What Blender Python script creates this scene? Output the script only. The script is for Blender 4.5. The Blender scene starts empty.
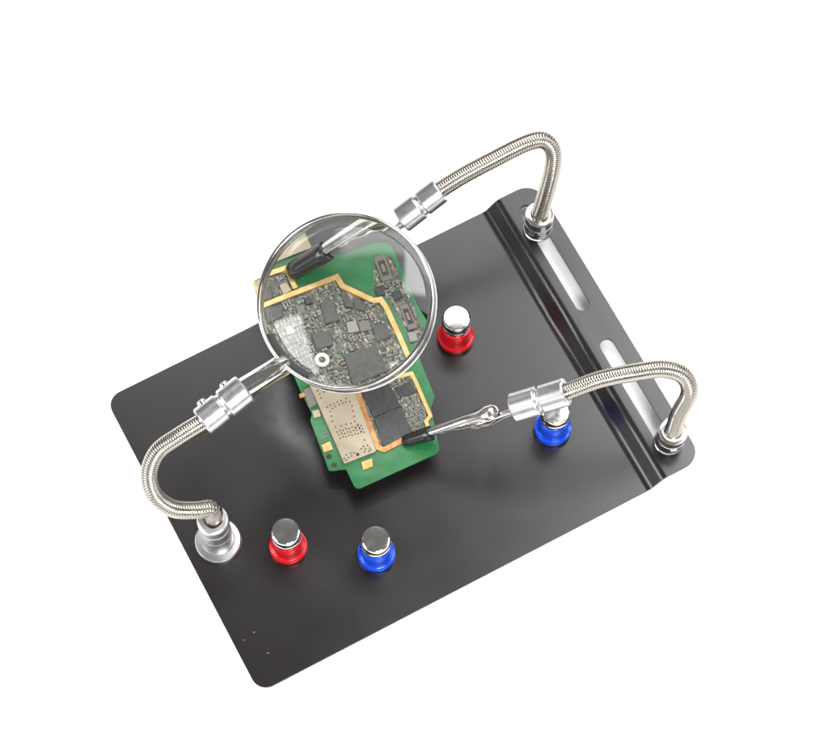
import bpy, bmesh, math, random
from math import sin, cos, pi, radians, sqrt
from mathutils import Vector, Matrix
from mathutils.geometry import delaunay_2d_cdt

random.seed(7)
S = 0.001                      # everything below is written in millimetres
ZP = 1.6                       # top of the steel sheet above the table, mm
scn = bpy.context.scene
COL = scn.collection

# ------------------------------------------------------------------ survey of the view (mm, plate corner = origin)
EL, TH, DIST = radians(70), 0.49132, 1067.0
TX, TY = 122.7246, 93.0913
FPX = 2.3 * DIST
_c, _s = cos(TH), sin(TH)
CAM = Vector((TX + _s * (-DIST * cos(EL)), TY + _c * (-DIST * cos(EL)), DIST * sin(EL)))
RIGHT = Vector((_c, -_s, 0))
FWD = Vector((_s, _c, 0))                       # away from the viewer, on the table
UPV = FWD * sin(EL) + Vector((0, 0, cos(EL)))   # camera up
VIEW = -FWD * cos(EL) + Vector((0, 0, sin(EL)))  # towards the camera


def at(px, py, z=0.0):
    """Point at height z (mm above the plate) that the survey measured at this place of the photograph."""
    u = (px - 414) / FPX
    v = (376 - py) / FPX
    gy = (v * (DIST - z * sin(EL)) - z * cos(EL)) / (sin(EL) - v * cos(EL))
    d = DIST + gy * cos(EL) - z * sin(EL)
    p = Vector((TX, TY, z)) + RIGHT * (u * d) + FWD * gy
    p.z = z
    return p


# ------------------------------------------------------------------ materials
def mat(name, base=(0.5, 0.5, 0.5), rough=0.4, metal=0.0, spec=0.5, coat=0.0, noise=None, bump=None,
        rvar=None, trans=0.0, ior=1.5, aniso=0.0):
    m = bpy.data.materials.new(name)
    m.use_nodes = True
    nt = m.node_tree
    b = nt.nodes['Principled BSDF']
    b.inputs['Base Color'].default_value = (*base, 1)
    b.inputs['Roughness'].default_value = rough
    b.inputs['Metallic'].default_value = metal
    b.inputs['Specular IOR Level'].default_value = spec
    b.inputs['Coat Weight'].default_value = coat
    b.inputs['Coat Roughness'].default_value = 0.08
    b.inputs['Transmission Weight'].default_value = trans
    b.inputs['IOR'].default_value = ior
    b.inputs['Anisotropic'].default_value = aniso
    tc = nt.nodes.new('ShaderNodeTexCoord')

    def ntex(scale, detail=2, rough_=0.5):
        t = nt.nodes.new('ShaderNodeTexNoise')
        t.inputs['Scale'].default_value = scale
        t.inputs['Detail'].default_value = detail
        t.inputs['Roughness'].default_value = rough_
        nt.links.new(tc.outputs['Object'], t.inputs['Vector'])
        return t
    if noise:
        scale, c2, lo, hi = noise
        t = ntex(scale)
        r = nt.nodes.new('ShaderNodeValToRGB')
        r.color_ramp.elements[0].position = lo
        r.color_ramp.elements[1].position = hi
        r.color_ramp.elements[0].color = (*base, 1)
        r.color_ramp.elements[1].color = (*c2, 1)
        nt.links.new(t.outputs['Fac'], r.inputs['Fac'])
        nt.links.new(r.outputs['Color'], b.inputs['Base Color'])
    if rvar:
        scale, lo, hi = rvar
        t = ntex(scale)
        r = nt.nodes.new('ShaderNodeMapRange')
        r.inputs['From Min'].default_value = 0.3
        r.inputs['From Max'].default_value = 0.7
        r.inputs['To Min'].default_value = lo
        r.inputs['To Max'].default_value = hi
        nt.links.new(t.outputs['Fac'], r.inputs['Value'])
        nt.links.new(r.outputs['Result'], b.inputs['Roughness'])
    if bump:
        scale, strength, dist = bump
        t = ntex(scale, 3)
        n = nt.nodes.new('ShaderNodeBump')
        n.inputs['Strength'].default_value = strength
        n.inputs['Distance'].default_value = dist
        nt.links.new(t.outputs['Fac'], n.inputs['Height'])
        nt.links.new(n.outputs['Normal'], b.inputs['Normal'])
    return m


M = {}
M['white'] = mat('white_paper', (0.95, 0.95, 0.95), 0.9, spec=0.1)
M['plate'] = mat('black_powder_coat', (0.0085, 0.0066, 0.0067), 0.27, spec=0.5, rvar=(24, 0.23, 0.30))
M['chrome'] = mat('polished_steel', (0.68, 0.665, 0.64), 0.10, metal=1, rvar=(300, 0.06, 0.14))
M['hose'] = mat('nickel_hose', (0.335, 0.31, 0.27), 0.15, metal=1, rvar=(600, 0.12, 0.24))
M['alu'] = mat('turned_aluminium', (0.50, 0.50, 0.51), 0.32, metal=1, rvar=(400, 0.29, 0.36))
M['collar'] = mat('satin_steel', (0.50, 0.49, 0.48), 0.22, metal=1, rvar=(300, 0.16, 0.26))
M['rim'] = mat('rim_steel', (0.52, 0.51, 0.49), 0.15, metal=1, rvar=(120, 0.09, 0.18))
M['screw'] = mat('screw_steel', (0.55, 0.54, 0.52), 0.2, metal=1)
M['dark'] = mat('dark_bracket', (0.035, 0.034, 0.034), 0.4)
M['clip'] = mat('nickel_clip', (0.52, 0.50, 0.48), 0.2, metal=1, rvar=(300, 0.16, 0.26))
M['red'] = mat('red_anodised', (0.72, 0.01, 0.02), 0.16, metal=0.5, coat=0.6)
M['blue'] = mat('blue_anodised', (0.008, 0.085, 0.78), 0.16, metal=0.5, coat=0.6)
M['rubber'] = mat('black_rubber', (0.012, 0.012, 0.013), 0.22, spec=0.6, bump=(700, 0.15, 0.0003))
M['glass'] = mat('lens_glass', (0.97, 0.98, 0.975), 0.0, trans=1.0, ior=1.5)
M['green'] = mat('green_solder_mask', (0.004, 0.10, 0.023), 0.33, noise=(160, (0.0065, 0.125, 0.033), 0.4, 0.6), coat=0.1)
M['gold'] = mat('gold_ground_strip', (0.43, 0.275, 0.09), 0.36, metal=0.5, noise=(500, (0.50, 0.36, 0.15), 0.4, 0.6))
M['copper'] = mat('copper_strip', (0.33, 0.135, 0.045), 0.36, metal=0.5, noise=(500, (0.43, 0.24, 0.09), 0.4, 0.65))
M['chip'] = mat('black_chip_resin', (0.016, 0.0155, 0.0155), 0.42, noise=(700, (0.025, 0.024, 0.024), 0.4, 0.6))
M['chipgrey'] = mat('grey_chip_resin', (0.042, 0.040, 0.038), 0.42, noise=(600, (0.058, 0.055, 0.05), 0.4, 0.6))
M['shield'] = mat('nickel_silver_shield', (0.25, 0.21, 0.145), 0.4, metal=0.4, noise=(90, (0.31, 0.265, 0.19), 0.35, 0.65))
M['hole'] = mat('shield_hole', (0.03, 0.024, 0.018), 0.7)
M['silver'] = mat('solder_silver', (0.21, 0.20, 0.18), 0.42, metal=0.5)
M['tan'] = mat('ceramic_tan', (0.17, 0.12, 0.08), 0.4)
M['capgrey'] = mat('ceramic_grey', (0.115, 0.107, 0.092), 0.4)
M['capdark'] = mat('resistor_black', (0.04, 0.037, 0.034), 0.35)
M['added_sheet'] = mat('added_sheet_grey', (0.05, 0.05, 0.052), 0.5, noise=(60, (0.062, 0.062, 0.066), 0.35, 0.65))
M['ceramicwhite'] = mat('white_ceramic', (0.5, 0.49, 0.46), 0.4)


def pcb_area_material():
    """Crowded copper pads and traces under dark mask: small cells of mask, pad, resin and bare metal."""
    m = mat('populated_board', (0.1, 0.1, 0.08), 0.4)
    nt = m.node_tree
    b = nt.nodes['Principled BSDF']
    tc = nt.nodes.new('ShaderNodeTexCoord')
    mp = nt.nodes.new('ShaderNodeMapping')
    mp.inputs['Rotation'].default_value = (0, 0, BANG)
    mp.inputs['Scale'].default_value = (1.6, 1, 1)
    nt.links.new(tc.outputs['Object'], mp.inputs['Vector'])
    v = nt.nodes.new('ShaderNodeTexVoronoi')
    v.distance = 'CHEBYCHEV'
    v.inputs['Scale'].default_value = 1100
    nt.links.new(mp.outputs['Vector'], v.inputs['Vector'])
    r = nt.nodes.new('ShaderNodeValToRGB')
    r.color_ramp.interpolation = 'CONSTANT'
    els = r.color_ramp.elements
    els[0].position = 0.0
    els[0].color = (0.045, 0.05, 0.036, 1)
    els[1].position = 0.35
    els[1].color = (0.09, 0.085, 0.06, 1)
    for p, c in ((0.55, (0.03, 0.028, 0.024, 1)), (0.68, (0.04, 0.14, 0.075, 1)), (0.76, (0.15, 0.13, 0.09, 1)), (0.88, (0.3, 0.27, 0.21, 1))):
        e = els.new(p)
        e.color = c
    sep = nt.nodes.new('ShaderNodeSeparateColor')
    nt.links.new(v.outputs['Color'], sep.inputs['Color'])
    nt.links.new(sep.outputs['Red'], r.inputs['Fac'])
    nt.links.new(r.outputs['Color'], b.inputs['Base Color'])
    return m


# ------------------------------------------------------------------ mesh helpers (bmesh in mm, linked in metres)
def build(name, bm, m, parent=None, sharp=38, bevel=0.0, origin=None):
    bmesh.ops.recalc_face_normals(bm, faces=bm.faces)
    o0 = Vector(origin) if origin is not None else Vector((0, 0, 0))
    for v in bm.verts:
        v.co = (v.co - o0) * S
    me = bpy.data.meshes.new(name)
    bm.to_mesh(me)
    bm.free()
    for p in me.polygons:
        p.use_smooth = True
    me.set_sharp_from_angle(angle=radians(sharp))
    me.materials.append(m)
    o = bpy.data.objects.new(name, me)
    COL.objects.link(o)
    if parent is not None:
        o.parent = parent
        w = (o0 + Vector((0, 0, ZP))) * S
        o.location = w - world_of(parent)
    else:
        o.location = (o0 + Vector((0, 0, ZP))) * S
    if bevel:
        bv = o.modifiers.new('bevel', 'BEVEL')
        bv.width = bevel * S
        bv.segments = 2
        bv.limit_method = 'ANGLE'
        bv.angle_limit = radians(40)
        bv.harden_normals = True
    return o


def world_of(o):
    w = o.location.copy()
    while o.parent is not None:
        o = o.parent
        w += o.location
    return w


def thing(name, label, cat, loc, group=None):
    o = bpy.data.objects.new(name, None)
    o.empty_display_size = 0.01
    COL.objects.link(o)
    o.location = (Vector(loc) + Vector((0, 0, ZP))) * S
    tag(o, label, cat, group)
    return o


def tag(o, label, cat, group=None):
    o['label'] = label
    o['category'] = cat
    if group:
        o['group'] = group


def frame_mat(origin, axis, hint=None):
    """Matrix whose local Z runs along axis."""
    z = Vector(axis).normalized()
    h = Vector(hint) if hint is not None else (Vector((0, 0, 1)) if abs(z.z) < 0.9 else RIGHT)
    x = (h - z * h.dot(z)).normalized()
    y = z.cross(x)
    m = Matrix.Identity(4)
    for i in range(3):
        m[i][0], m[i][1], m[i][2], m[i][3] = x[i], y[i], z[i], origin[i]
    return m


def revolve(bm, prof, mx, seg=56, closed=False):
    """prof: (r, z) pairs; r=0 ends become poles."""
    rings = []
    for r, z in prof:
        if r < 1e-6:
            rings.append([bm.verts.new(mx @ Vector((0, 0, z)))])
        else:
            rings.append([bm.verts.new(mx @ Vector((r * cos(2 * pi * k / seg), r * sin(2 * pi * k / seg), z))) for k in range(seg)])
    pairs = list(zip(rings, rings[1:]))
    if closed:
        pairs.append((rings[-1], rings[0]))
    for a, b in pairs:
        for k in range(seg):
            k2 = (k + 1) % seg
            if len(a) == 1 and len(b) == 1:
                continue
            if len(a) == 1:
                bm.faces.new((a[0], b[k], b[k2]))
            elif len(b) == 1:
                bm.faces.new((a[k], b[0], a[k2]))
            else:
                bm.faces.new((a[k], b[k], b[k2], a[k2]))
    return bm


def prism(bm, poly, z0, z1):
    lo = [bm.verts.new((p[0], p[1], z0)) for p in poly]
    hi = [bm.verts.new((p[0], p[1], z1)) for p in poly]
    n = len(poly)
    bm.faces.new(lo[::-1])
    bm.faces.new(hi)
    for k in range(n):
        bm.faces.new((lo[k], lo[(k + 1) % n], hi[(k + 1) % n], hi[k]))
    return bm


def arc(cx, cy, r, a0, a1, n=8):
    return [(cx + r * cos(a0 + (a1 - a0) * k / n), cy + r * sin(a0 + (a1 - a0) * k / n)) for k in range(n + 1)]


def rounded(poly, r, n=5):
    out = []
    N = len(poly)
    for i in range(N):
        p0, p1, p2 = Vector(poly[i - 1][:2]), Vector(poly[i][:2]), Vector(poly[(i + 1) % N][:2])
        ra = r[i] if isinstance(r, (list, tuple)) else r
        if ra <= 0:
            out.append(tuple(p1))
            continue
        a = p1 + (p0 - p1).normalized() * min(ra, (p0 - p1).length * 0.45)
        b = p1 + (p2 - p1).normalized() * min(ra, (p2 - p1).length * 0.45)
        for k in range(n + 1):
            t = k / n
            q = a * (1 - t) ** 2 + p1 * 2 * t * (1 - t) + b * t * t
            out.append(tuple(q))
    return out


def catmull(pts, step=0.25):
    pts = [Vector(p) for p in pts]
    ext = [pts[0] * 2 - pts[1]] + pts + [pts[-1] * 2 - pts[-2]]
    dense = []
    for i in range(1, len(ext) - 2):
        p0, p1, p2, p3 = ext[i - 1:i + 3]
        for k in range(60):
            t = k / 60
            dense.append(0.5 * ((2 * p1) + (p2 - p0) * t + (2 * p0 - 5 * p1 + 4 * p2 - p3) * t * t + (3 * p1 - p0 - 3 * p2 + p3) * t ** 3))
    dense.append(pts[-1])
    # smooth
    for _ in range(40):
        dense = [dense[0]] + [(dense[i - 1] + dense[i] * 2 + dense[i + 1]) / 4 for i in range(1, len(dense) - 1)] + [dense[-1]]
    out, acc = [dense[0]], 0.0
    for a, b in zip(dense, dense[1:]):
        L = (b - a).length
        while acc + L >= step:
            f = (step - acc) / L
            a = a + (b - a) * f
            out.append(a)
            L = (b - a).length
            acc = 0.0
        acc += L
    return out


def gooseneck(bm, pts, R, pitch=1.05, depth=0.30, seg=26):
    """Wound steel hose: round wire turns, one helix from end to end."""
    step = pitch / 7
    cl = catmull(pts, step)
    n = len(cl)
    t0 = (cl[1] - cl[0]).normalized()
    x = t0.orthogonal().normalized()
    prev = None
    for i, p in enumerate(cl):
        t = (cl[min(i + 1, n - 1)] - cl[max(i - 1, 0)]).normalized()
        x = (x - t * x.dot(t)).normalized()
        y = t.cross(x)
        ring = []
        for k in range(seg):
            a = 2 * pi * k / seg
            ph = (i * step / pitch + k / seg) % 1.0
            bump = sqrt(max(0.0, 1 - (2 * ph - 1) ** 2))
            r = R - depth + depth * bump
            ring.append(bm.verts.new(p + x * (r * cos(a)) + y * (r * sin(a))))
        if prev:
            for k in range(seg):
                bm.faces.new((prev[k], ring[k], ring[(k + 1) % seg], prev[(k + 1) % seg]))
        else:
            bm.faces.new(ring[::-1])
        prev = ring
    bm.faces.new(prev)
    return bm


# ================================================================== SETTING
bm = bmesh.new()
bmesh.ops.create_grid(bm, x_segments=1, y_segments=1, size=2500)
for v in bm.verts:
    v.co += Vector((TX, TY, -ZP))
bd = build('backdrop', bm, M['white'])
bd['kind'] = 'structure'

# ================================================================== BASE PLATE
PL, PH = 187.5, 147.0           # flat part: length to the bend, height
RIS, RUN, SH = 6.4, 5.9, 19.1   # rise of the shelf, run of the slope, depth of the shelf
slope_len = sqrt(RIS ** 2 + RUN ** 2)
END = PL + slope_len + SH


def bend(s):
    """Unrolled length -> (x, z), with rounded folds."""
    def raw(q):
        if q < PL:
            return Vector((q, 0))
        if q < PL + slope_len:
            f = (q - PL) / slope_len
            return Vector((PL + RUN * f, RIS * f))
        return Vector((PL + RUN + q - PL - slope_len, RIS))
    w = 1.9
    acc = Vector((0, 0))
    for k in range(9):
        acc += raw(s + w * (k - 4) / 4)
    return acc / 9


def slot(y0, y1, s0, s1):
    r = (s1 - s0) / 2
    c = (s0 + s1) / 2
    return arc(c, y1 - r, r, 0, pi, 12) + arc(c, y0 + r, r, pi, 2 * pi, 12)


OFF = slope_len - RUN
outer = (arc(6.5, 6.5, 6.5, pi, 1.5 * pi) + arc(END - 8, 8, 8, -pi / 2, 0) + arc(END - 9, PH - 9, 9, 0, pi / 2, 10) + arc(6.5, PH - 6.5, 6.5, pi / 2, pi))
h1 = slot(82.8, 139.0, 199.0 + OFF, 205.4 + OFF)
h2 = slot(9.5, 67.0, 199.0 + OFF, 205.4 + OFF)
verts, edges = [], []
for loop in (outer, h1, h2):
    b0 = len(verts)
    verts += [Vector(p) for p in loop]
    edges += [(b0 + k, b0 + (k + 1) % len(loop)) for k in range(len(loop))]
vo, eo, fo, *_ = delaunay_2d_cdt(verts, edges, [], 2, 1e-5)


def inside(p, poly):
    c = False
    n = len(poly)
    for i in range(n):
        a, b = poly[i], poly[i - 1]
        if (a[1] > p[1]) != (b[1] > p[1]) and p[0] < (b[0] - a[0]) * (p[1] - a[1]) / (b[1] - a[1]) + a[0]:
            c = not c
    return c


bm = bmesh.new()
bv = [bm.verts.new((p.x, p.y, 0)) for p in vo]
for f in fo:
    c = sum((vo[i] for i in f), Vector((0, 0))) / len(f)
    if inside(c, outer) and not inside(c, h1) and not inside(c, h2):
        bm.faces.new([bv[i] for i in f])
bmesh.ops.dissolve_limit(bm, angle_limit=0.01, verts=bm.verts, edges=bm.edges)
for s0 in [PL + d for d in (-1.9, -1.4, -.95, -.48, 0, .48, .95, 1.4, 1.9)] + [PL + slope_len + d for d in (-1.9, -1.4, -.95, -.48, 0, .48, .95, 1.4, 1.9)]:
    bmesh.ops.bisect_plane(bm, geom=bm.verts[:] + bm.edges[:] + bm.faces[:], plane_co=(s0, 0, 0), plane_no=(1, 0, 0))
for v in bm.verts:
    q = bend(v.co.x)
    v.co.x, v.co.z = q.x, q.y
for f in bm.faces:
    if f.normal.z < 0:
        f.normal_flip()
plate = build('base_plate', bm, M['plate'], sharp=30)
sd = plate.modifiers.new('sheet', 'SOLIDIFY')
sd.thickness = 1.5 * S
sd.offset = -1
bvm = plate.modifiers.new('edge', 'BEVEL')
bvm.width = 0.28 * S
bvm.segments = 2
bvm.limit_method = 'ANGLE'
bvm.angle_limit = radians(50)
wn = plate.modifiers.new('flat', 'WEIGHTED_NORMAL')
wn.keep_sharp = True
tag(plate, 'black steel baseboard with rounded corners and a raised slotted shelf along one end', 'base plate')
for px, py, a, r in ((254.2, 632.3, 0.3, 0.55), (243.8, 640.1, 0.1, 0.5), (268.0, 653.0, 0.2, 0.6)):
    p = at(px, py, 0)
    bm = bmesh.new()
    bmesh.ops.create_icosphere(bm, subdivisions=2, radius=1)
    for v in bm.verts:
        v.co = Vector((v.co.x * r * (1 + 0.3 * sin(5 * v.co.y)), v.co.y * r * 0.42, v.co.z * 0.12 + 0.08))
        v.co.rotate(Matrix.Rotation(a - TH, 3, 'Z'))
        v.co += p
    build('paint_chip', bm, M['tan'], plate)

# ================================================================== MAGNETIC POSTS
COLLAR = [(0, 0.05), (6.9, 0.05), (7.3, 0.5), (7.6, 1.2), (7.95, 1.9), (8.05, 2.6), (8.05, 4.2), (7.85, 4.7), (7.3, 4.85), (7.0, 5.0), (6.9, 5.3), (6.6, 9.5), (6.45, 14.2), (6.15, 14.9), (5.4, 15.2), (0, 15.2)]
RING = [(0, 0.02), (7.25, 0.02), (7.5, 0.3), (7.3, 0.8), (0, 0.8)]


def post(px, py, m, label):
    p = at(px, py, 0)
    r = thing('magnetic_post', label, 'magnetic post', p, 'magnetic posts')
    mx = Matrix.Translation(p)
    bm = bmesh.new()
    revolve(bm, COLLAR, mx)
    build('collar', bm, m, r, origin=p, sharp=24)
    bm = bmesh.new()
    revolve(bm, [(0, 15.25), (5.3, 15.25), (5.3, 17.0), (5.75, 17.3), (6.15, 17.9), (6.2, 18.6), (6.15, 19.6), (5.85, 20.1), (5.75, 20.5), (5.85, 20.9),
                 (6.2, 21.3), (6.25, 22.2), (6.2, 23.6), (6.05, 24.3), (5.75, 24.75), (5.3, 24.98), (4.9, 25.0), (0, 25.0)], mx)
    build('cap', bm, M['chrome'], r, origin=p, sharp=22)
    bm = bmesh.new()
    revolve(bm, RING, mx)
    build('base_ring', bm, M['chrome'], r, origin=p, sharp=60)
    return r


post(288.5, 548.0, M['red'], 'red and chrome post beside the foot of the magnifier neck')
post(376.5, 555.5, M['blue'], 'blue and chrome post standing alone on the front of the baseboard')
post(455.5, 338.5, M['red'], 'red and chrome post standing right beside the magnifying lens')
post(552.5, 430.0, M['blue'], 'blue and chrome post partly hidden under a clip connector')


# ================================================================== ARMS
def connector(root, a, b, r, screws=()):
    """Turned aluminium coupling between hose and holder, waist in the middle, from hose end a to tool end b."""
    ax = b - a
    L = ax.length
    mx = frame_mat(a, ax)
    w = L * 0.5
    prof = [(0, 0), (r * .80, 0), (r * .93, 0.25), (r * .985, 0.8), (r * .985, w - 1.5), (r * .95, w - 1.1), (r * .86, w - 0.8), (r * .84, w),
            (r * .88, w + 0.4), (r * .99, w + 0.7), (r * 1.03, w + 1.2), (r * 1.03, L - 0.8), (r * .97, L - 0.25), (r * .82, L), (0, L)]
    bm = bmesh.new()
    revolve(bm, prof, mx, 64)
    c = build('connector', bm, M['alu'], root, origin=a, sharp=12)
    for f, d in screws:
        d = Vector(d)
        d = (d - ax.normalized() * d.dot(ax.normalized())).normalized()
        p = a + ax * f + d * (r * 0.92)
        bm = bmesh.new()
        revolve(bm, [(0, 0), (1.9, 0), (1.9, 1.0), (1.6, 1.55), (1.1, 1.8), (0.85, 1.8), (0.8, 1.2), (0, 1.2)], frame_mat(p, d), 24)
        build('set_screw', bm, M['chrome'], c, origin=p)
    return c


def shelf_collar(root, p, lean, h=16.0, r=6.3):
    ax = Vector(lean).normalized()
    mx = frame_mat(p, ax)
    bm = bmesh.new()
    revolve(bm, [(0, 0.05), (r * 1.0, 0.05), (r * 1.03, 0.4), (r * 1.03, 1.8), (r * .98, 2.1), (r * .96, 2.3), (r * .96, 2.7), (r * .98, 3.0), (r, h - 6.5), (r * .97, h - 6.2), (r * .97, h - 5.8),
                 (r, h - 5.5), (r, h - 1.0), (r * .9, h - 0.2), (r * .78, h), (r * .64, h), (r * .60, h - 1.5), (0, h - 1.5)], mx, 56)
    c = build('collar', bm, M['collar'], root, origin=p, sharp=14)
    d = (-FWD + RIGHT * 0.15)
    d = (d - ax * d.dot(ax)).normalized()
    q = p + ax * (h * 0.46) + d * (r * 0.88)
    bm = bmesh.new()
    revolve(bm, [(0, 0), (1.7, 0), (1.7, 0.95), (1.35, 1.2), (0.9, 1.2), (0.8, 0.4), (0, 0.4)], frame_mat(q, d), 20)
    build('set_screw', bm, M['screw'], c, origin=q)
    # bolt under the shelf that holds the collar in the slot
    bm = bmesh.new()
    revolve(bm, [(0, -5.2), (4.2, -5.2), (4.6, -4.8), (4.6, -2.4), (4.3, -2.0), (2.7, -1.9), (2.7, 0.02), (0, 0.02)], Matrix.Translation(p), 6)
    build('bolt', bm, M['screw'], root, origin=p, sharp=20)
    return c


def jaw(bm, ctrl, side, up, width, height, th=0.45, flip=1):
    """Pressed sheet channel: ctrl = list of (point, half width, channel depth)."""
    n = 14
    prev = None
    for p, w, hgt, in ctrl:
        ring = []
        for k in range(n + 1):
            a = pi * k / n
            ring.append(bm.verts.new(p + side * (w * cos(a)) + up * (flip * hgt * sin(a))))
        for k in range(n, -1, -1):
            a = pi * k / n
            ring.append(bm.verts.new(p + side * ((w - th) * cos(a)) + up * (flip * (hgt - th) * sin(a))))
        if prev:
            N = len(ring)
            for k in range(N):
                bm.faces.new((prev[k], ring[k], ring[(k + 1) % N], prev[(k + 1) % N]))
        else:
            for k in range(n):
                bm.faces.new((ring[k], ring[k + 1], ring[2 * n - k], ring[2 * n + 1 - k]))
        prev = ring
    for k in range(n):
        bm.faces.new((prev[k + 1], prev[k], prev[2 * n + 1 - k], prev[2 * n - k]))
    return bm


def alligator(root, a, tip):
    """Clip from the coupling face a to the jaw tip."""
    ax = tip - a
    L = ax.length
    t = ax.normalized()
    side = t.cross(Vector((0, 0, 1))).normalized()
    up = side.cross(t).normalized()
    ro = radians(32)
    side, up = side * cos(ro) - up * sin(ro), up * cos(ro) + side * sin(ro)
    P = lambda f, u=0.0, s=0.0: a + ax * f + up * u + side * s
    # the shank that slides into the coupling
    bm = bmesh.new()
    revolve(bm, [(0, -4), (2.1, -4), (2.1, 1.0), (1.7, 2.2), (1.5, L * 0.2), (0, L * 0.2)], frame_mat(P(0, -1.6), t), 24)
    build('shank', bm, M['clip'], root, origin=a)
    # upper jaw with its round thumb end
    lst = []
    for f, w, h, u in ((.125, .8, .8, .3), (.128, 1.9, 1.7, .3), (.138, 3.0, 2.6, .3), (.155, 4.0, 3.5, .35), (.18, 4.4, 3.8, .4), (.21, 4.5, 3.9, .5), (.245, 4.3, 3.7, .6), (.29, 3.8, 3.2, .7), (.35, 3.2, 2.7, .8),
                       (.42, 2.75, 2.45, 1.0), (.55, 2.6, 2.3, .75), (.7, 2.3, 2.0, .5), (.85, 1.9, 1.6, .3), (1.0, 1.5, 1.2, .2)):
        lst.append((P(f, u), w, h))
    bm = bmesh.new()
    jaw(bm, lst, side, up, 0, 0)
    build('jaw', bm, M['clip'], root, origin=a, sharp=50)
    # lower jaw, wavy teeth on its edge
    lst = []
    for k in range(41):
        f = .03 + .97 * k / 40
        w = 2.35 - 1.0 * f + (0.25 * sin(f * 95) if f > .4 else 0)
        u = -1.9 * (1 - f * .7) - 2.6 * math.exp(-((f - .30) / .17) ** 2) + 0.35 * sin(f * 46) * (f > .25)
        h = 1.5 - .4 * f
        lst.append((P(f, u, 0.5), w, h))
    bm = bmesh.new()
    jaw(bm, lst, side, up, 0, 0, flip=-1)
    build('jaw', bm, M['clip'], root, origin=a, sharp=50)
    # hinge pin and spring
    bm = bmesh.new()
    revolve(bm, [(0, -2.4), (.8, -2.4), (.8, 2.4), (0, 2.4)], frame_mat(P(.31, 0.4), side), 16)
    build('hinge_pin', bm, M['clip'], root, origin=a)
    bm = bmesh.new()
    cl = [P(.31, 0.4, -2.2 + 4.4 * k / 60) + t * (1.5 * cos(k * 0.62)) + up * (1.5 * sin(k * 0.62)) for k in range(61)]
    cl = [P(.12, 2.2, -2.2)] + cl + [P(.13, -3.2, 2.2)]
    wire(bm, cl, 0.33)
    build('spring', bm, M['clip'], root, origin=a)
    # rubber sleeve on the tip
    bm = bmesh.new()
    Ls = 14.5
    m0 = frame_mat(P(1.0) - t * (Ls - 1.5) - up * 0.2, t, up)
    prof = [(0, 0.3), (2.3, 0.25), (2.75, 0), (3.15, 0.35), (3.3, 1.2), (3.2, 3), (2.95, 7), (2.75, 10.5), (2.6, 12.6), (2.2, 13.8), (1.4, 14.4), (0, 14.5)]
    revolve(bm, prof, m0, 40)
    for v in bm.verts:
        q = m0.inverted() @ v.co
        q.x *= 1.0
        q.y *= 1.02
        q.z += 0.25 * sin(q.y * 2.1)
        v.co = m0 @ q
    build('rubber_sleeve', bm, M['rubber'], root, origin=a)


def wire(bm, cl, r, seg=8):
    cl = [Vector(p) for p in cl]
    n = len(cl)
    x = (cl[1] - cl[0]).orthogonal().normalized()
    prev = None
    for i, p in enumerate(cl):
        t = (cl[min(i + 1, n - 1)] - cl[max(i - 1, 0)]).normalized()
        x = (x - t * x.dot(t)).normalized()
        y = t.cross(x)
        ring = [bm.verts.new(p + x * (r * cos(2 * pi * k / seg)) + y * (r * sin(2 * pi * k / seg))) for k in range(seg)]
        if prev:
            for k in range(seg):
                bm.faces.new((prev[k], ring[k], ring[(k + 1) % seg], prev[(k + 1) % seg]))
        else:
            bm.faces.new(ring[::-1])
        prev = ring
    bm.faces.new(prev)


# ---- clip arm behind (over the far end of the shelf)
def clip_arm(base, lean, hose, ca, cb, cr, tip, label):
    p = at(*base)
    root = thing('clip_arm', label, 'clip arm', p, 'flexible clip arms')
    shelf_collar(root, p, lean)
    bm = bmesh.new()
    ax = Vector(lean).normalized()
    a, b = at(*ca), at(*cb)
    d = (b - a).normalized()
    pts = [p + ax * 13.5, p + ax * 17] + [at(*q) for q in hose] + [a, a + d * 1.5]
    gooseneck(bm, pts, 3.75)
    build('gooseneck', bm, M['hose'], root, origin=p, sharp=75)
    connector(root, a, b, cr)
    alligator(root, b, at(*tip))


LC, LM = (347.0, 302.5), 1.5            # centre of the lens in the survey, its power


def thru(qx, qy):
    return LC[0] + (qx - LC[0]) / LM, LC[1] + (qy - LC[1]) / LM


clip_arm((537.5, 229.5, RIS), (0.03, 0.02, 1),
         [(545, 197, 34), (552, 171, 49), (553, 151, 59), (543, 140, 65), (524, 144, 67), (490, 161, 65), (462, 176, 61)],
         (440.5, 189.5, 57), (400.0, 220.5, 50), 5.9, (*thru(296, 272), 16.0),
         'steel gooseneck clip arm on the far end of the shelf, its clip under the lens')
clip_arm((668.5, 442.0, RIS), (0.02, -0.03, 1),
         [(679, 414, 34), (689.5, 393, 47), (684, 376, 56), (665, 369, 61), (640, 371.5, 63), (600, 379.5, 61)],
         (567, 391.5, 56), (512.5, 408, 46), 6.1, (406, 440.5, 15.6),
         'steel gooseneck clip arm on the near end of the shelf, clip fully in sight')

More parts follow.
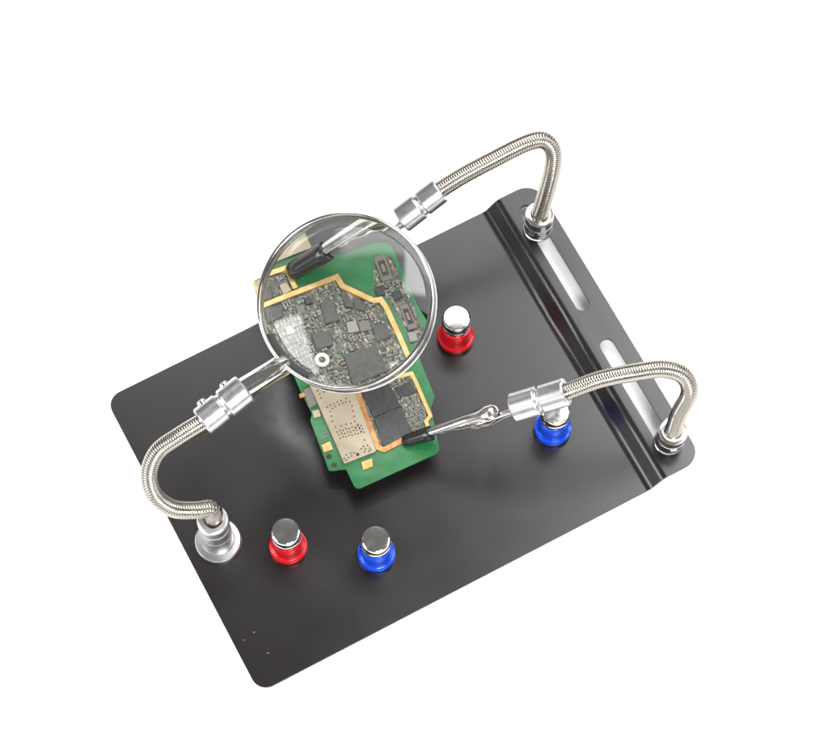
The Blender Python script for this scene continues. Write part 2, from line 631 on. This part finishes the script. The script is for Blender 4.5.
# ---- magnifier arm
p = at(218.5, 541.5, 0)
mag = thing('magnifier_arm', 'round magnifying lens on a steel gooseneck with a round magnetic foot', 'magnifier', p)
bm = bmesh.new()
revolve(bm, [(0, 0.05), (9.4, 0.05), (9.9, 0.4), (10.0, 1.0), (9.9, 2.0), (9.3, 2.6), (8.4, 2.75), (7.0, 2.8), (6.8, 3.1), (6.6, 15.6), (6.45, 15.8), (6.45, 16.2), (6.55, 16.4), (6.4, 23.8),
             (6.2, 24.1), (6.2, 24.8), (6.5, 25.1), (6.6, 25.6), (6.6, 31.6), (6.3, 32.3), (5.6, 32.6), (4.1, 32.6), (3.9, 31), (0, 31)],
        Matrix.Translation(p), 64)
build('magnetic_foot', bm, M['alu'], mag, origin=p, sharp=14)
ca, cb = at(201.5, 422.5, 73), at(245.5, 388, 76)
bm = bmesh.new()
pts = [p + Vector((0, 0, 29)), at(214, 513, 36), at(210, 508.5, 40), at(196, 510, 43), at(173, 508.5, 46), at(155, 495, 52), at(149.5, 474, 58), at(158, 452, 65), at(178, 437, 70), ca, ca + (cb - ca).normalized() * 1.5]
gooseneck(bm, pts, 3.75)
build('gooseneck', bm, M['hose'], mag, origin=p, sharp=75)
screw_dir = -RIGHT * 0.75 + UPV * 0.66
connector(mag, ca, cb, 6.15, [(0.22, screw_dir), (0.73, screw_dir)])

C = at(LC[0], LC[1], 75)
view = (CAM - C).normalized()
rgt = UPV.cross(view).normalized()
upc = view.cross(rgt).normalized()
tilt = radians(15)
NL = (view * cos(tilt) + (rgt * -0.78 + upc * 0.62) * sin(tilt)).normalized()
ML = frame_mat(C, NL, rgt)
RR = 36.2
bm = bmesh.new()
revolve(bm, [(RR, -4.3), (RR + .45, -4.8), (RR + .3, -5.3), (RR - .3, -5.5), (RR - 1.1, -5.4), (RR - 1.4, -4.6), (RR - 1.4, 3.6), (RR - 1.35, 4.3), (RR - 0.9, 5.1), (RR - .3, 5.3), (RR + .25, 5.1), (RR + .5, 4.5),
             (RR + .3, 3.5), (RR + .02, 2.8), (RR - .05, 0), (RR + .0, -3.4)], ML, 160, closed=True)
build('lens_rim', bm, M['rim'], mag, origin=C, sharp=50)
# plano-convex lens, dome up
RC, ra = 95.0, RR - 1.4
sag = lambda r: sqrt(RC * RC - r * r) - sqrt(RC * RC - ra * ra)
prof = [(ra * k / 40, sag(ra * k / 40)) for k in range(41)] + [(ra, -1.6), (0, -1.6)]
bm = bmesh.new()
revolve(bm, prof, ML, 160)
lens = build('lens', bm, M['glass'], mag, origin=C, sharp=30)
# handle rod and inner bracket
hd = (cb - C)
hd = (hd - NL * hd.dot(NL)).normalized()
he = C + hd * (RR - 0.2)
bm = bmesh.new()
hv = he - cb
HL = hv.length
revolve(bm, [(0, -3), (4.55, -3), (4.55, HL * .2), (4.55, HL - 0.8), (4.4, HL), (0, HL)], frame_mat(cb, hv), 40)
build('handle', bm, M['chrome'], mag, origin=cb)
ang = math.atan2((ML.inverted() @ (C + hd)).y, (ML.inverted() @ (C + hd)).x)
bm = bmesh.new()
a0, a1 = ang - 0.40, ang + 0.36
ro, ri = RR - 1.45, RR - 4.0
poly = rounded(arc(0, 0, ro, a0, a1, 22) + arc(0, 0, ri, a1 - 0.03, a0 + 0.03, 22), 0)
prism(bm, poly, 1.5, 3.2)
for v in bm.verts:
    v.co = ML @ v.co
build('bracket', bm, M['dark'], mag, origin=C, bevel=0.3)

# ================================================================== CIRCUIT BOARD
ZB = 14.0                               # top of the bare board
o0, o1 = at(252, 283, ZB), at(300, 390, ZB)
bdir = (o1 - o0)
bdir.z = 0
bdir.normalize()
BANG = -math.atan2(bdir.y, bdir.x)
bx, by = bdir, Vector((-bdir.y, bdir.x, 0))
M['area'] = pcb_area_material()

P2 = lambda lst, z=ZB: [tuple(at(x, y, z)[:2]) for x, y in lst]          # places seen beside the lens
T2 = lambda lst, z=ZB: [tuple(at(*thru(x, y), z)[:2]) for x, y in lst]   # places seen through the lens

outline = P2([(253, 281), (299, 259), (316, 268), (344, 273), (364, 265), (374, 266), (392, 305), (400, 318), (419, 357), (435, 397), (431, 407), (440, 452),
              (356, 490), (346, 469), (329, 471), (310, 420), (312, 414), (304, 398), (300, 390)])
board = thing('circuit_board', 'green phone circuit board with metal shield and black chips held by two clips', 'circuit board', (sum(q[0] for q in outline) / len(outline), sum(q[1] for q in outline) / len(outline), ZB))
bm = bmesh.new()
prism(bm, rounded(outline, [1, 1, 1, 1, 1, 1.5, 1, 1, 1, 1, 1, 2.5, 2.5, 1, 1, 1, 1, 1, 1]), ZB - 1.1, ZB)
build('board', bm, M['green'], board, bevel=0.12)


def bpart(name, polys, m, z0, z1, bevel=0.08, parent=None):
    bm = bmesh.new()
    for q in polys:
        prism(bm, q, z0, z1)
    return build(name, bm, m, parent or board, bevel=bevel)


# added sheet under the board, blocks the white table from the lens view
bpart('added_grey_sheet', [rounded(T2([(270, 300), (262, 270), (285, 236), (318, 220), (350, 214), (380, 222), (400, 236), (418, 255), (426, 285), (430, 318), (400, 300), (380, 262)], ZB - 2), 1.5)],
      M['added_sheet'], ZB - 2.2, ZB - 1.3)
# populated area
area = T2([(250, 312), (340, 281), (344, 288), (374, 303), (382, 304), (404, 357), (412, 392), (330, 402), (262, 372)], ZB)
bpart('populated_area', [area], M['area'], ZB + 0.01, ZB + 0.1, bevel=0)
area2 = P2([(358, 388), (396, 378), (411, 375), (430, 418), (407, 440), (381, 449)], ZB)
bpart('populated_area', [area2], M['area'], ZB + 0.01, ZB + 0.1, bevel=0)
area3 = T2([(262, 282), (291, 272), (301, 289), (262, 306)], ZB)
bpart('populated_area', [area3], M['area'], ZB + 0.01, ZB + 0.1, bevel=0)
area4 = T2([(373, 262), (388, 258), (404, 292), (420, 330), (412, 345), (398, 318), (384, 296), (372, 286)], ZB)
bpart('populated_area', [area4], M['area'], ZB + 0.01, ZB + 0.1, bevel=0)


def strip(pts, w, m, name, z1=1.1, z0=0.0):
    """Ribbon with mitred bends."""
    pts = [Vector(p[:2]) for p in pts]
    n = len(pts)
    Lq, Rq = [], []
    for i, p in enumerate(pts):
        d0 = (p - pts[i - 1]).normalized() if i else (pts[1] - p).normalized()
        d1 = (pts[i + 1] - p).normalized() if i < n - 1 else d0
        t = (d0 + d1).normalized()
        nn = Vector((-t.y, t.x))
        k = (w / 2) / max(0.5, nn.dot(Vector((-d0.y, d0.x))))
        Lq.append(tuple(p + nn * k))
        Rq.append(tuple(p - nn * k))
    return bpart(name, [Lq + Rq[::-1]], m, ZB + z0, ZB + z1, bevel=0.12)


strip(T2([(246, 315), (338, 279.5), (343, 288), (373, 301.5), (379, 300), (384, 307), (396, 333), (408, 361), (414, 374)]), 1.55, M['gold'], 'ground_strip')
strip(T2([(258, 281), (290, 271.5), (298, 291)]), 1.5, M['gold'], 'ground_strip', z1=1.0)
strip(P2([(254, 283), (259, 297), (264, 306)]), 1.2, M['gold'], 'ground_strip', z1=1.2)
strip(P2([(396, 377.5), (411.5, 374), (415.5, 382), (430.5, 416.5), (426, 422), (428, 428)]), 1.7, M['gold'], 'ground_strip')
strip(P2([(356, 388), (366, 416), (378, 448), (384, 450.5), (406, 439)]), 2.3, M['copper'], 'ground_strip', z1=1.0)

# metal shield with vent holes
sh = P2([(309, 384), (354, 391), (376.5, 451), (344, 463.5)], ZB + 2)
# top edge runs on under the lens
sh = P2([(306, 377), (349, 375), (376.5, 451), (344, 463.5)], ZB + 2)
shield = bpart('shield', [rounded(sh, 0.8)], M['shield'], ZB + 0.05, ZB + 2.0, bevel=0.3)
hp = []
Z2 = lambda x, y: (290 + x / 4.7, 340 + y / 4.7)
for x, y in ((150, 232), (160, 245), (140, 255), (128, 240), (145, 272), (135, 230), (350, 470), (265, 540), (285, 532), (255, 556), (275, 552), (265, 565), (290, 545), (335, 512),
             (345, 500), (355, 512), (365, 495), (375, 508), (350, 525), (370, 522), (380, 518), (300, 530)):
    hp.append((Z2(x, y), 0.38))
for x, y in ((175, 315), (190, 306), (207, 299), (222, 291), (240, 285), (264, 274), (281, 290), (291, 311), (297, 334), (302, 358), (305, 382), (286, 392), (264, 396), (240, 404), (214, 408), (200, 382), (194, 358),
             (188, 336), (199, 322), (214, 312), (231, 303), (249, 297), (263, 292), (318, 398), (326, 412), (333, 430), (310, 414)):
    hp.append((Z2(x, y), 0.36))
for i in range(9):
    for j in range(3):
        hp.append((Z2(222 + i * 14 + j * 7, 432 - i * 3.6 + j * 15 - 4 * (i % 2)), 0.36))
hp.append((Z2(318, 538), 0.75))
bm = bmesh.new()
for (hx, hy), r in hp:
    q = at(hx, hy, ZB + 2.0)
    revolve(bm, [(0, 0), (r, 0), (r, 0.03), (0, 0.03)], Matrix.Translation(Vector((q.x, q.y, ZB + 1.985))), 10)
build('vent_holes', bm, M['hole'], shield)

# beige shield seen at the top of the lens
bpart('shield', [rounded(T2([(272, 267), (280, 249), (307, 232), (315, 251)], ZB + 1.5), 0.5)], M['shield'], ZB - 0.8, ZB + 1.2, bevel=0.2)

Z1 = lambda x, y: (240 + x / 3.762, 200 + y / 3.76)
zq = lambda *pts: [Z1(x, y) for x, y in pts]
chips = []


def chip(poly, m=None, h=0.9, rr=0.15):
    chips.append(poly)
    return bpart('chip', [rounded(poly, rr, 2)], M[m or 'chip'], ZB + 0.08, ZB + h, bevel=0.12)


H = ZB + 0.9
chip(P2([(361, 392), (390, 384.5), (400.5, 406), (373, 417)], H))
chip(P2([(374, 418), (401, 407), (413.5, 434), (383, 446.5)], H))
chip(P2([(396, 387.5), (410.5, 380.5), (416.5, 392), (399.5, 397.5)], H))
chip(T2(zq((385, 583), (505, 540), (548, 640), (420, 695)), H), 'chipgrey')
chip(T2(zq((305, 388), (352, 374), (377, 450), (322, 467)), H), 'chipgrey')
chip(T2(zq((268, 505), (333, 490), (352, 543), (285, 565)), H), 'chipgrey')
chip(T2(zq((93, 412), (150, 398), (167, 440), (108, 466)), H), 'chipgrey')
chip(T2(zq((493, 472), (540, 455), (560, 507), (510, 527)), H), 'chipgrey')
chip(T2(zq((378, 350), (420, 375), (425, 402), (398, 400)), H), 'chipgrey')
chip(T2(zq((245, 372), (270, 364), (280, 388), (256, 396)), H), 'chip')
chip(T2(zq((498, 335), (530, 325), (540, 350), (512, 362)), H), 'chip')
chip(T2(zq((560, 345), (590, 335), (602, 360), (572, 372)), H), 'chip')
chip(T2(zq((88, 340), (128, 330), (138, 372), (98, 384)), H), 'chip')
for poly, m in ((zq((398, 458), (434, 449), (447, 490), (406, 498)), 'silver'), (zq((158, 325), (186, 314), (203, 345), (172, 360)), 'shield'), (zq((618, 490), (646, 484), (658, 516), (628, 524)), 'silver'),
                (zq((170, 480), (195, 473), (205, 500), (180, 508)), 'ceramicwhite'), (zq((440, 455), (480, 447), (490, 480), (452, 492)), 'capgrey'), (zq((425, 365), (470, 385), (465, 415), (430, 405)), 'chipgrey'),
                (zq((215, 400), (245, 395), (250, 425), (222, 432)), 'capgrey')):
    q = T2(poly, H)
    chips.append(q)
    bpart('component', [rounded(q, 0.15, 2)], M[m], ZB + 0.08, ZB + 0.8, bevel=0.1)
# connectors on the green edge, each a pale frame round a dark slot
for poly in (zq((498, 225), (535, 215), (566, 296), (528, 308)), zq((588, 392), (618, 384), (654, 470), (622, 480))):
    q = T2(poly, H)
    chips.append(q)
    s = bpart('socket', [q], M['capgrey'], ZB + 0.08, ZB + 0.9)
    c = sum((Vector(a) for a in q), Vector((0, 0))) / 4
    bpart('slot', [[tuple(c + (Vector(a) - c) * 0.62) for a in q]], M['hole'], ZB + 0.85, ZB + 0.93, bevel=0, parent=s)
    bpart('tongue', [[tuple(c + (Vector(a) - c) * 0.3) for a in q]], M['tan'], ZB + 0.9, ZB + 1.05, bevel=0, parent=s)
# ring terminal
q = at(*thru(*Z1(306, 602)), ZB + 0.8)
bm = bmesh.new()
revolve(bm, [(1.05, 0), (2.15, 0), (2.15, 0.7), (1.95, 0.8), (1.2, 0.8), (1.05, 0.7)], Matrix.Translation(Vector((q.x, q.y, ZB + 0.08))), 32, closed=True)
build('ring_terminal', bm, M['ceramicwhite'], board)
chips.append([(q.x + 2.3 * cos(a * pi / 4), q.y + 2.3 * sin(a * pi / 4)) for a in range(8)])
# gold blocks and side parts beside the lens
for poly, m in (([(321, 445), (330, 441), (333, 449), (324, 452)], 'gold'), ([(361, 462), (372, 458), (373, 466), (363, 470)], 'gold'),
                ([(303, 390), (311, 386), (317, 404), (309, 408)], 'capgrey'), ([(312, 411), (319, 409), (321, 416), (314, 418)], 'shield'),
                ([(299, 394), (304, 392), (305, 396), (300, 398)], 'copper')):
    q = P2(poly, ZB + 1.2)
    bpart('terminal', [q], M[m], ZB + 0.08, ZB + 1.2, bevel=0.15)
for x, y in ((183, 548), (208, 588)):
    w = at(*Z2(x, y), ZB)
    bm = bmesh.new()
    revolve(bm, [(0, 0), (1.2, 0), (1.2, 0.05), (0, 0.05)], Matrix.Translation(Vector((w.x, w.y, ZB))), 24)
    build('drill_hole', bm, M['hole'], board)
# leftmost visible tip of the board
for poly, m in (([(253, 282), (259, 279.5), (262, 286), (256, 289)], 'shield'), ([(255, 291), (260, 289), (262, 294), (257, 296)], 'tan'), ([(257, 298), (261, 296.5), (262, 300), (259, 301)], 'silver')):
    bpart('terminal', [P2(poly, ZB + 1.0)], M[m], ZB + 0.08, ZB + 1.1, bevel=0.1)

# small passives: aligned to the board, biggest hundred as parts, the rest as one part
zones = [(area, 0.5), (area2, 0.7), (area3, 0.5), (area4, 0.45),
         (P2([(318, 428), (326, 425), (331, 438), (323, 441)]), 0.5)]
spots = []
for poly, dens in zones:
    us = [Vector((*p, 0)).dot(bx) for p in poly]
    vs = [Vector((*p, 0)).dot(by) for p in poly]
    u = min(us)
    while u < max(us):
        v = min(vs)
        while v < max(vs):
            pu, pv = u + random.uniform(-.12, .12), v + random.uniform(-.1, .1)
            c = bx * pu + by * pv
            L, W = random.choice(((0.95, 0.5), (0.95, 0.5), (1.3, 0.7), (0.7, 0.4)))
            if random.random() < 0.4:
                L, W = W, L
            corners = [c + bx * (sx * L * .6) + by * (sy * W * .6) for sx in (-1, 1) for sy in (-1, 1)]
            if random.random() < dens and all(inside(k, poly) for k in corners) and not any(inside(k, ch) for k in corners + [c] for ch in chips):
                spots.append((L * W, c, L, W))
            v += 1.0
        u += 1.22
random.shuffle(spots)


def passive(bm, c, L, W, h):
    q = [tuple((c + bx * (sx * L / 2) + by * (sy * W / 2))[:2]) for sx, sy in ((-1, -1), (1, -1), (1, 1), (-1, 1))]
    prism(bm, q, ZB + 0.08, ZB + h)


rest = bmesh.new()
ends = bmesh.new()
for i, (_, c, L, W) in enumerate(spots):
    h = random.uniform(0.4, 0.75)
    lon, sh_ = (bx, L) if L > W else (by, W)
    if i < 95:
        b1 = bmesh.new()
        passive(b1, c, L, W, h)
        o = build('capacitor', b1, M[random.choice(('tan', 'tan', 'capgrey', 'capdark', 'capgrey'))], board, origin=(c.x, c.y, ZB))
        tgt = None
    else:
        passive(rest, c, L, W, h)
    for sg in (-1, 1):
        e = c + lon * (sg * sh_ * 0.42)
        passive(ends, e, L * (0.34 if lon is bx else 1.06), W * (0.34 if lon is by else 1.06), h + 0.03)
o = build('small_capacitors', rest, M['capgrey'], board)
o['kind'] = 'stuff'
o = build('solder_joints', ends, M['silver'], board)
o['kind'] = 'stuff'

# ================================================================== CAMERA
cam = bpy.data.cameras.new('camera')
cam.sensor_fit = 'HORIZONTAL'
cam.sensor_width = 36
cam.lens = FPX / 828 * 36
cam.clip_start = 0.05
cam.clip_end = 20
co = bpy.data.objects.new('camera', cam)
COL.objects.link(co)
co.location = (CAM + Vector((0, 0, ZP))) * S
co.rotation_euler = (pi / 2 - EL, 0, -TH)
scn.camera = co

# ================================================================== LIGHT
w = bpy.data.worlds.new('World')
scn.world = w
w.use_nodes = True
bg = w.node_tree.nodes['Background']
bg.inputs['Color'].default_value = (1, 0.985, 0.97, 1)
bg.inputs['Strength'].default_value = 0.22

CEN = Vector((TX, TY, 0))


def softbox(az, el, dist, sx, sy, radiance, grid=0, edge=0.16):
    """Studio softbox: azimuth in degrees from straight behind the board, clockwise; elevation above the table.
    The cloth is brightest in the middle and dies away at its rim; grid is an egg-crate of fabric strips."""
    a, e = radians(az), radians(el)
    d = (FWD * cos(a) + RIGHT * sin(a)) * cos(e) + Vector((0, 0, sin(e)))
    L = bpy.data.lights.new('softbox', 'AREA')
    L.shape = 'RECTANGLE'
    L.size, L.size_y = sx, sy
    L.energy = radiance * pi * sx * sy
    L.use_nodes = True
    nt = L.node_tree
    em = nt.nodes['Emission']
    geo = nt.nodes.new('ShaderNodeNewGeometry')
    sep = nt.nodes.new('ShaderNodeSeparateXYZ')
    nt.links.new(geo.outputs['Parametric'], sep.inputs['Vector'])

    def math_(op, a_, b_=None):
        n = nt.nodes.new('ShaderNodeMath')
        n.operation = op
        for k, q in enumerate((a_, b_)):
            if q is None:
                continue
            if isinstance(q, (int, float)):
                n.inputs[k].default_value = q
            else:
                nt.links.new(q, n.inputs[k])
        return n.outputs[0]

    def ramp(q, hi):
        n = nt.nodes.new('ShaderNodeMapRange')
        n.interpolation_type = 'SMOOTHSTEP'
        n.inputs['From Min'].default_value = 0
        n.inputs['From Max'].default_value = hi
        nt.links.new(q, n.inputs['Value'])
        return n.outputs['Result']
    f = None
    for ax in ('X', 'Y'):
        q = sep.outputs[ax]
        m_ = math_('MINIMUM', q, math_('SUBTRACT', 1.0, q))
        r_ = ramp(m_, edge)
        f = r_ if f is None else math_('MULTIPLY', f, r_)
        if grid:
            w_ = math_('PINGPONG', math_('MULTIPLY', q, grid), 0.5)
            f = math_('MULTIPLY', f, math_('ADD', math_('MULTIPLY', ramp(w_, 0.16), 0.35), 0.65))
    nt.links.new(f, em.inputs['Strength'])
    o = bpy.data.objects.new('softbox', L)
    COL.objects.link(o)
    o.matrix_world = frame_mat((CEN + d * dist) * S, d, RIGHT if abs(d.dot(RIGHT)) < 0.7 else FWD)
    return o


softbox(2, 52, 1250, 1.25, 0.90, 4.8)                     # behind the board
softbox(54, 69, 1300, 0.46, 0.64, 10)                     # overhead
softbox(-113, 32, 1150, 0.66, 0.56, 11, grid=14, edge=0.09)   # left, in front
softbox(85, 42, 1150, 0.70, 0.70, 3.2)
softbox(162, 43, 1350, 0.62, 0.62, 26)  # added lamp in line with the shelf slots, whitens the table under them
softbox(-165, 34, 1250, 0.9, 0.45, 2.5)

scn.view_settings.view_transform = 'Standard'
scn.view_settings.look = 'None'
scn.view_settings.exposure = 0.0
scn.view_settings.gamma = 1.0
scn.cycles.use_denoising = True
scn.cycles.denoising_prefilter = 'ACCURATE'
scn.cycles.max_bounces = 14
scn.cycles.transmission_bounces = 10
scn.cycles.blur_glossy = 0.6
scn.cycles.sample_clamp_indirect = 6
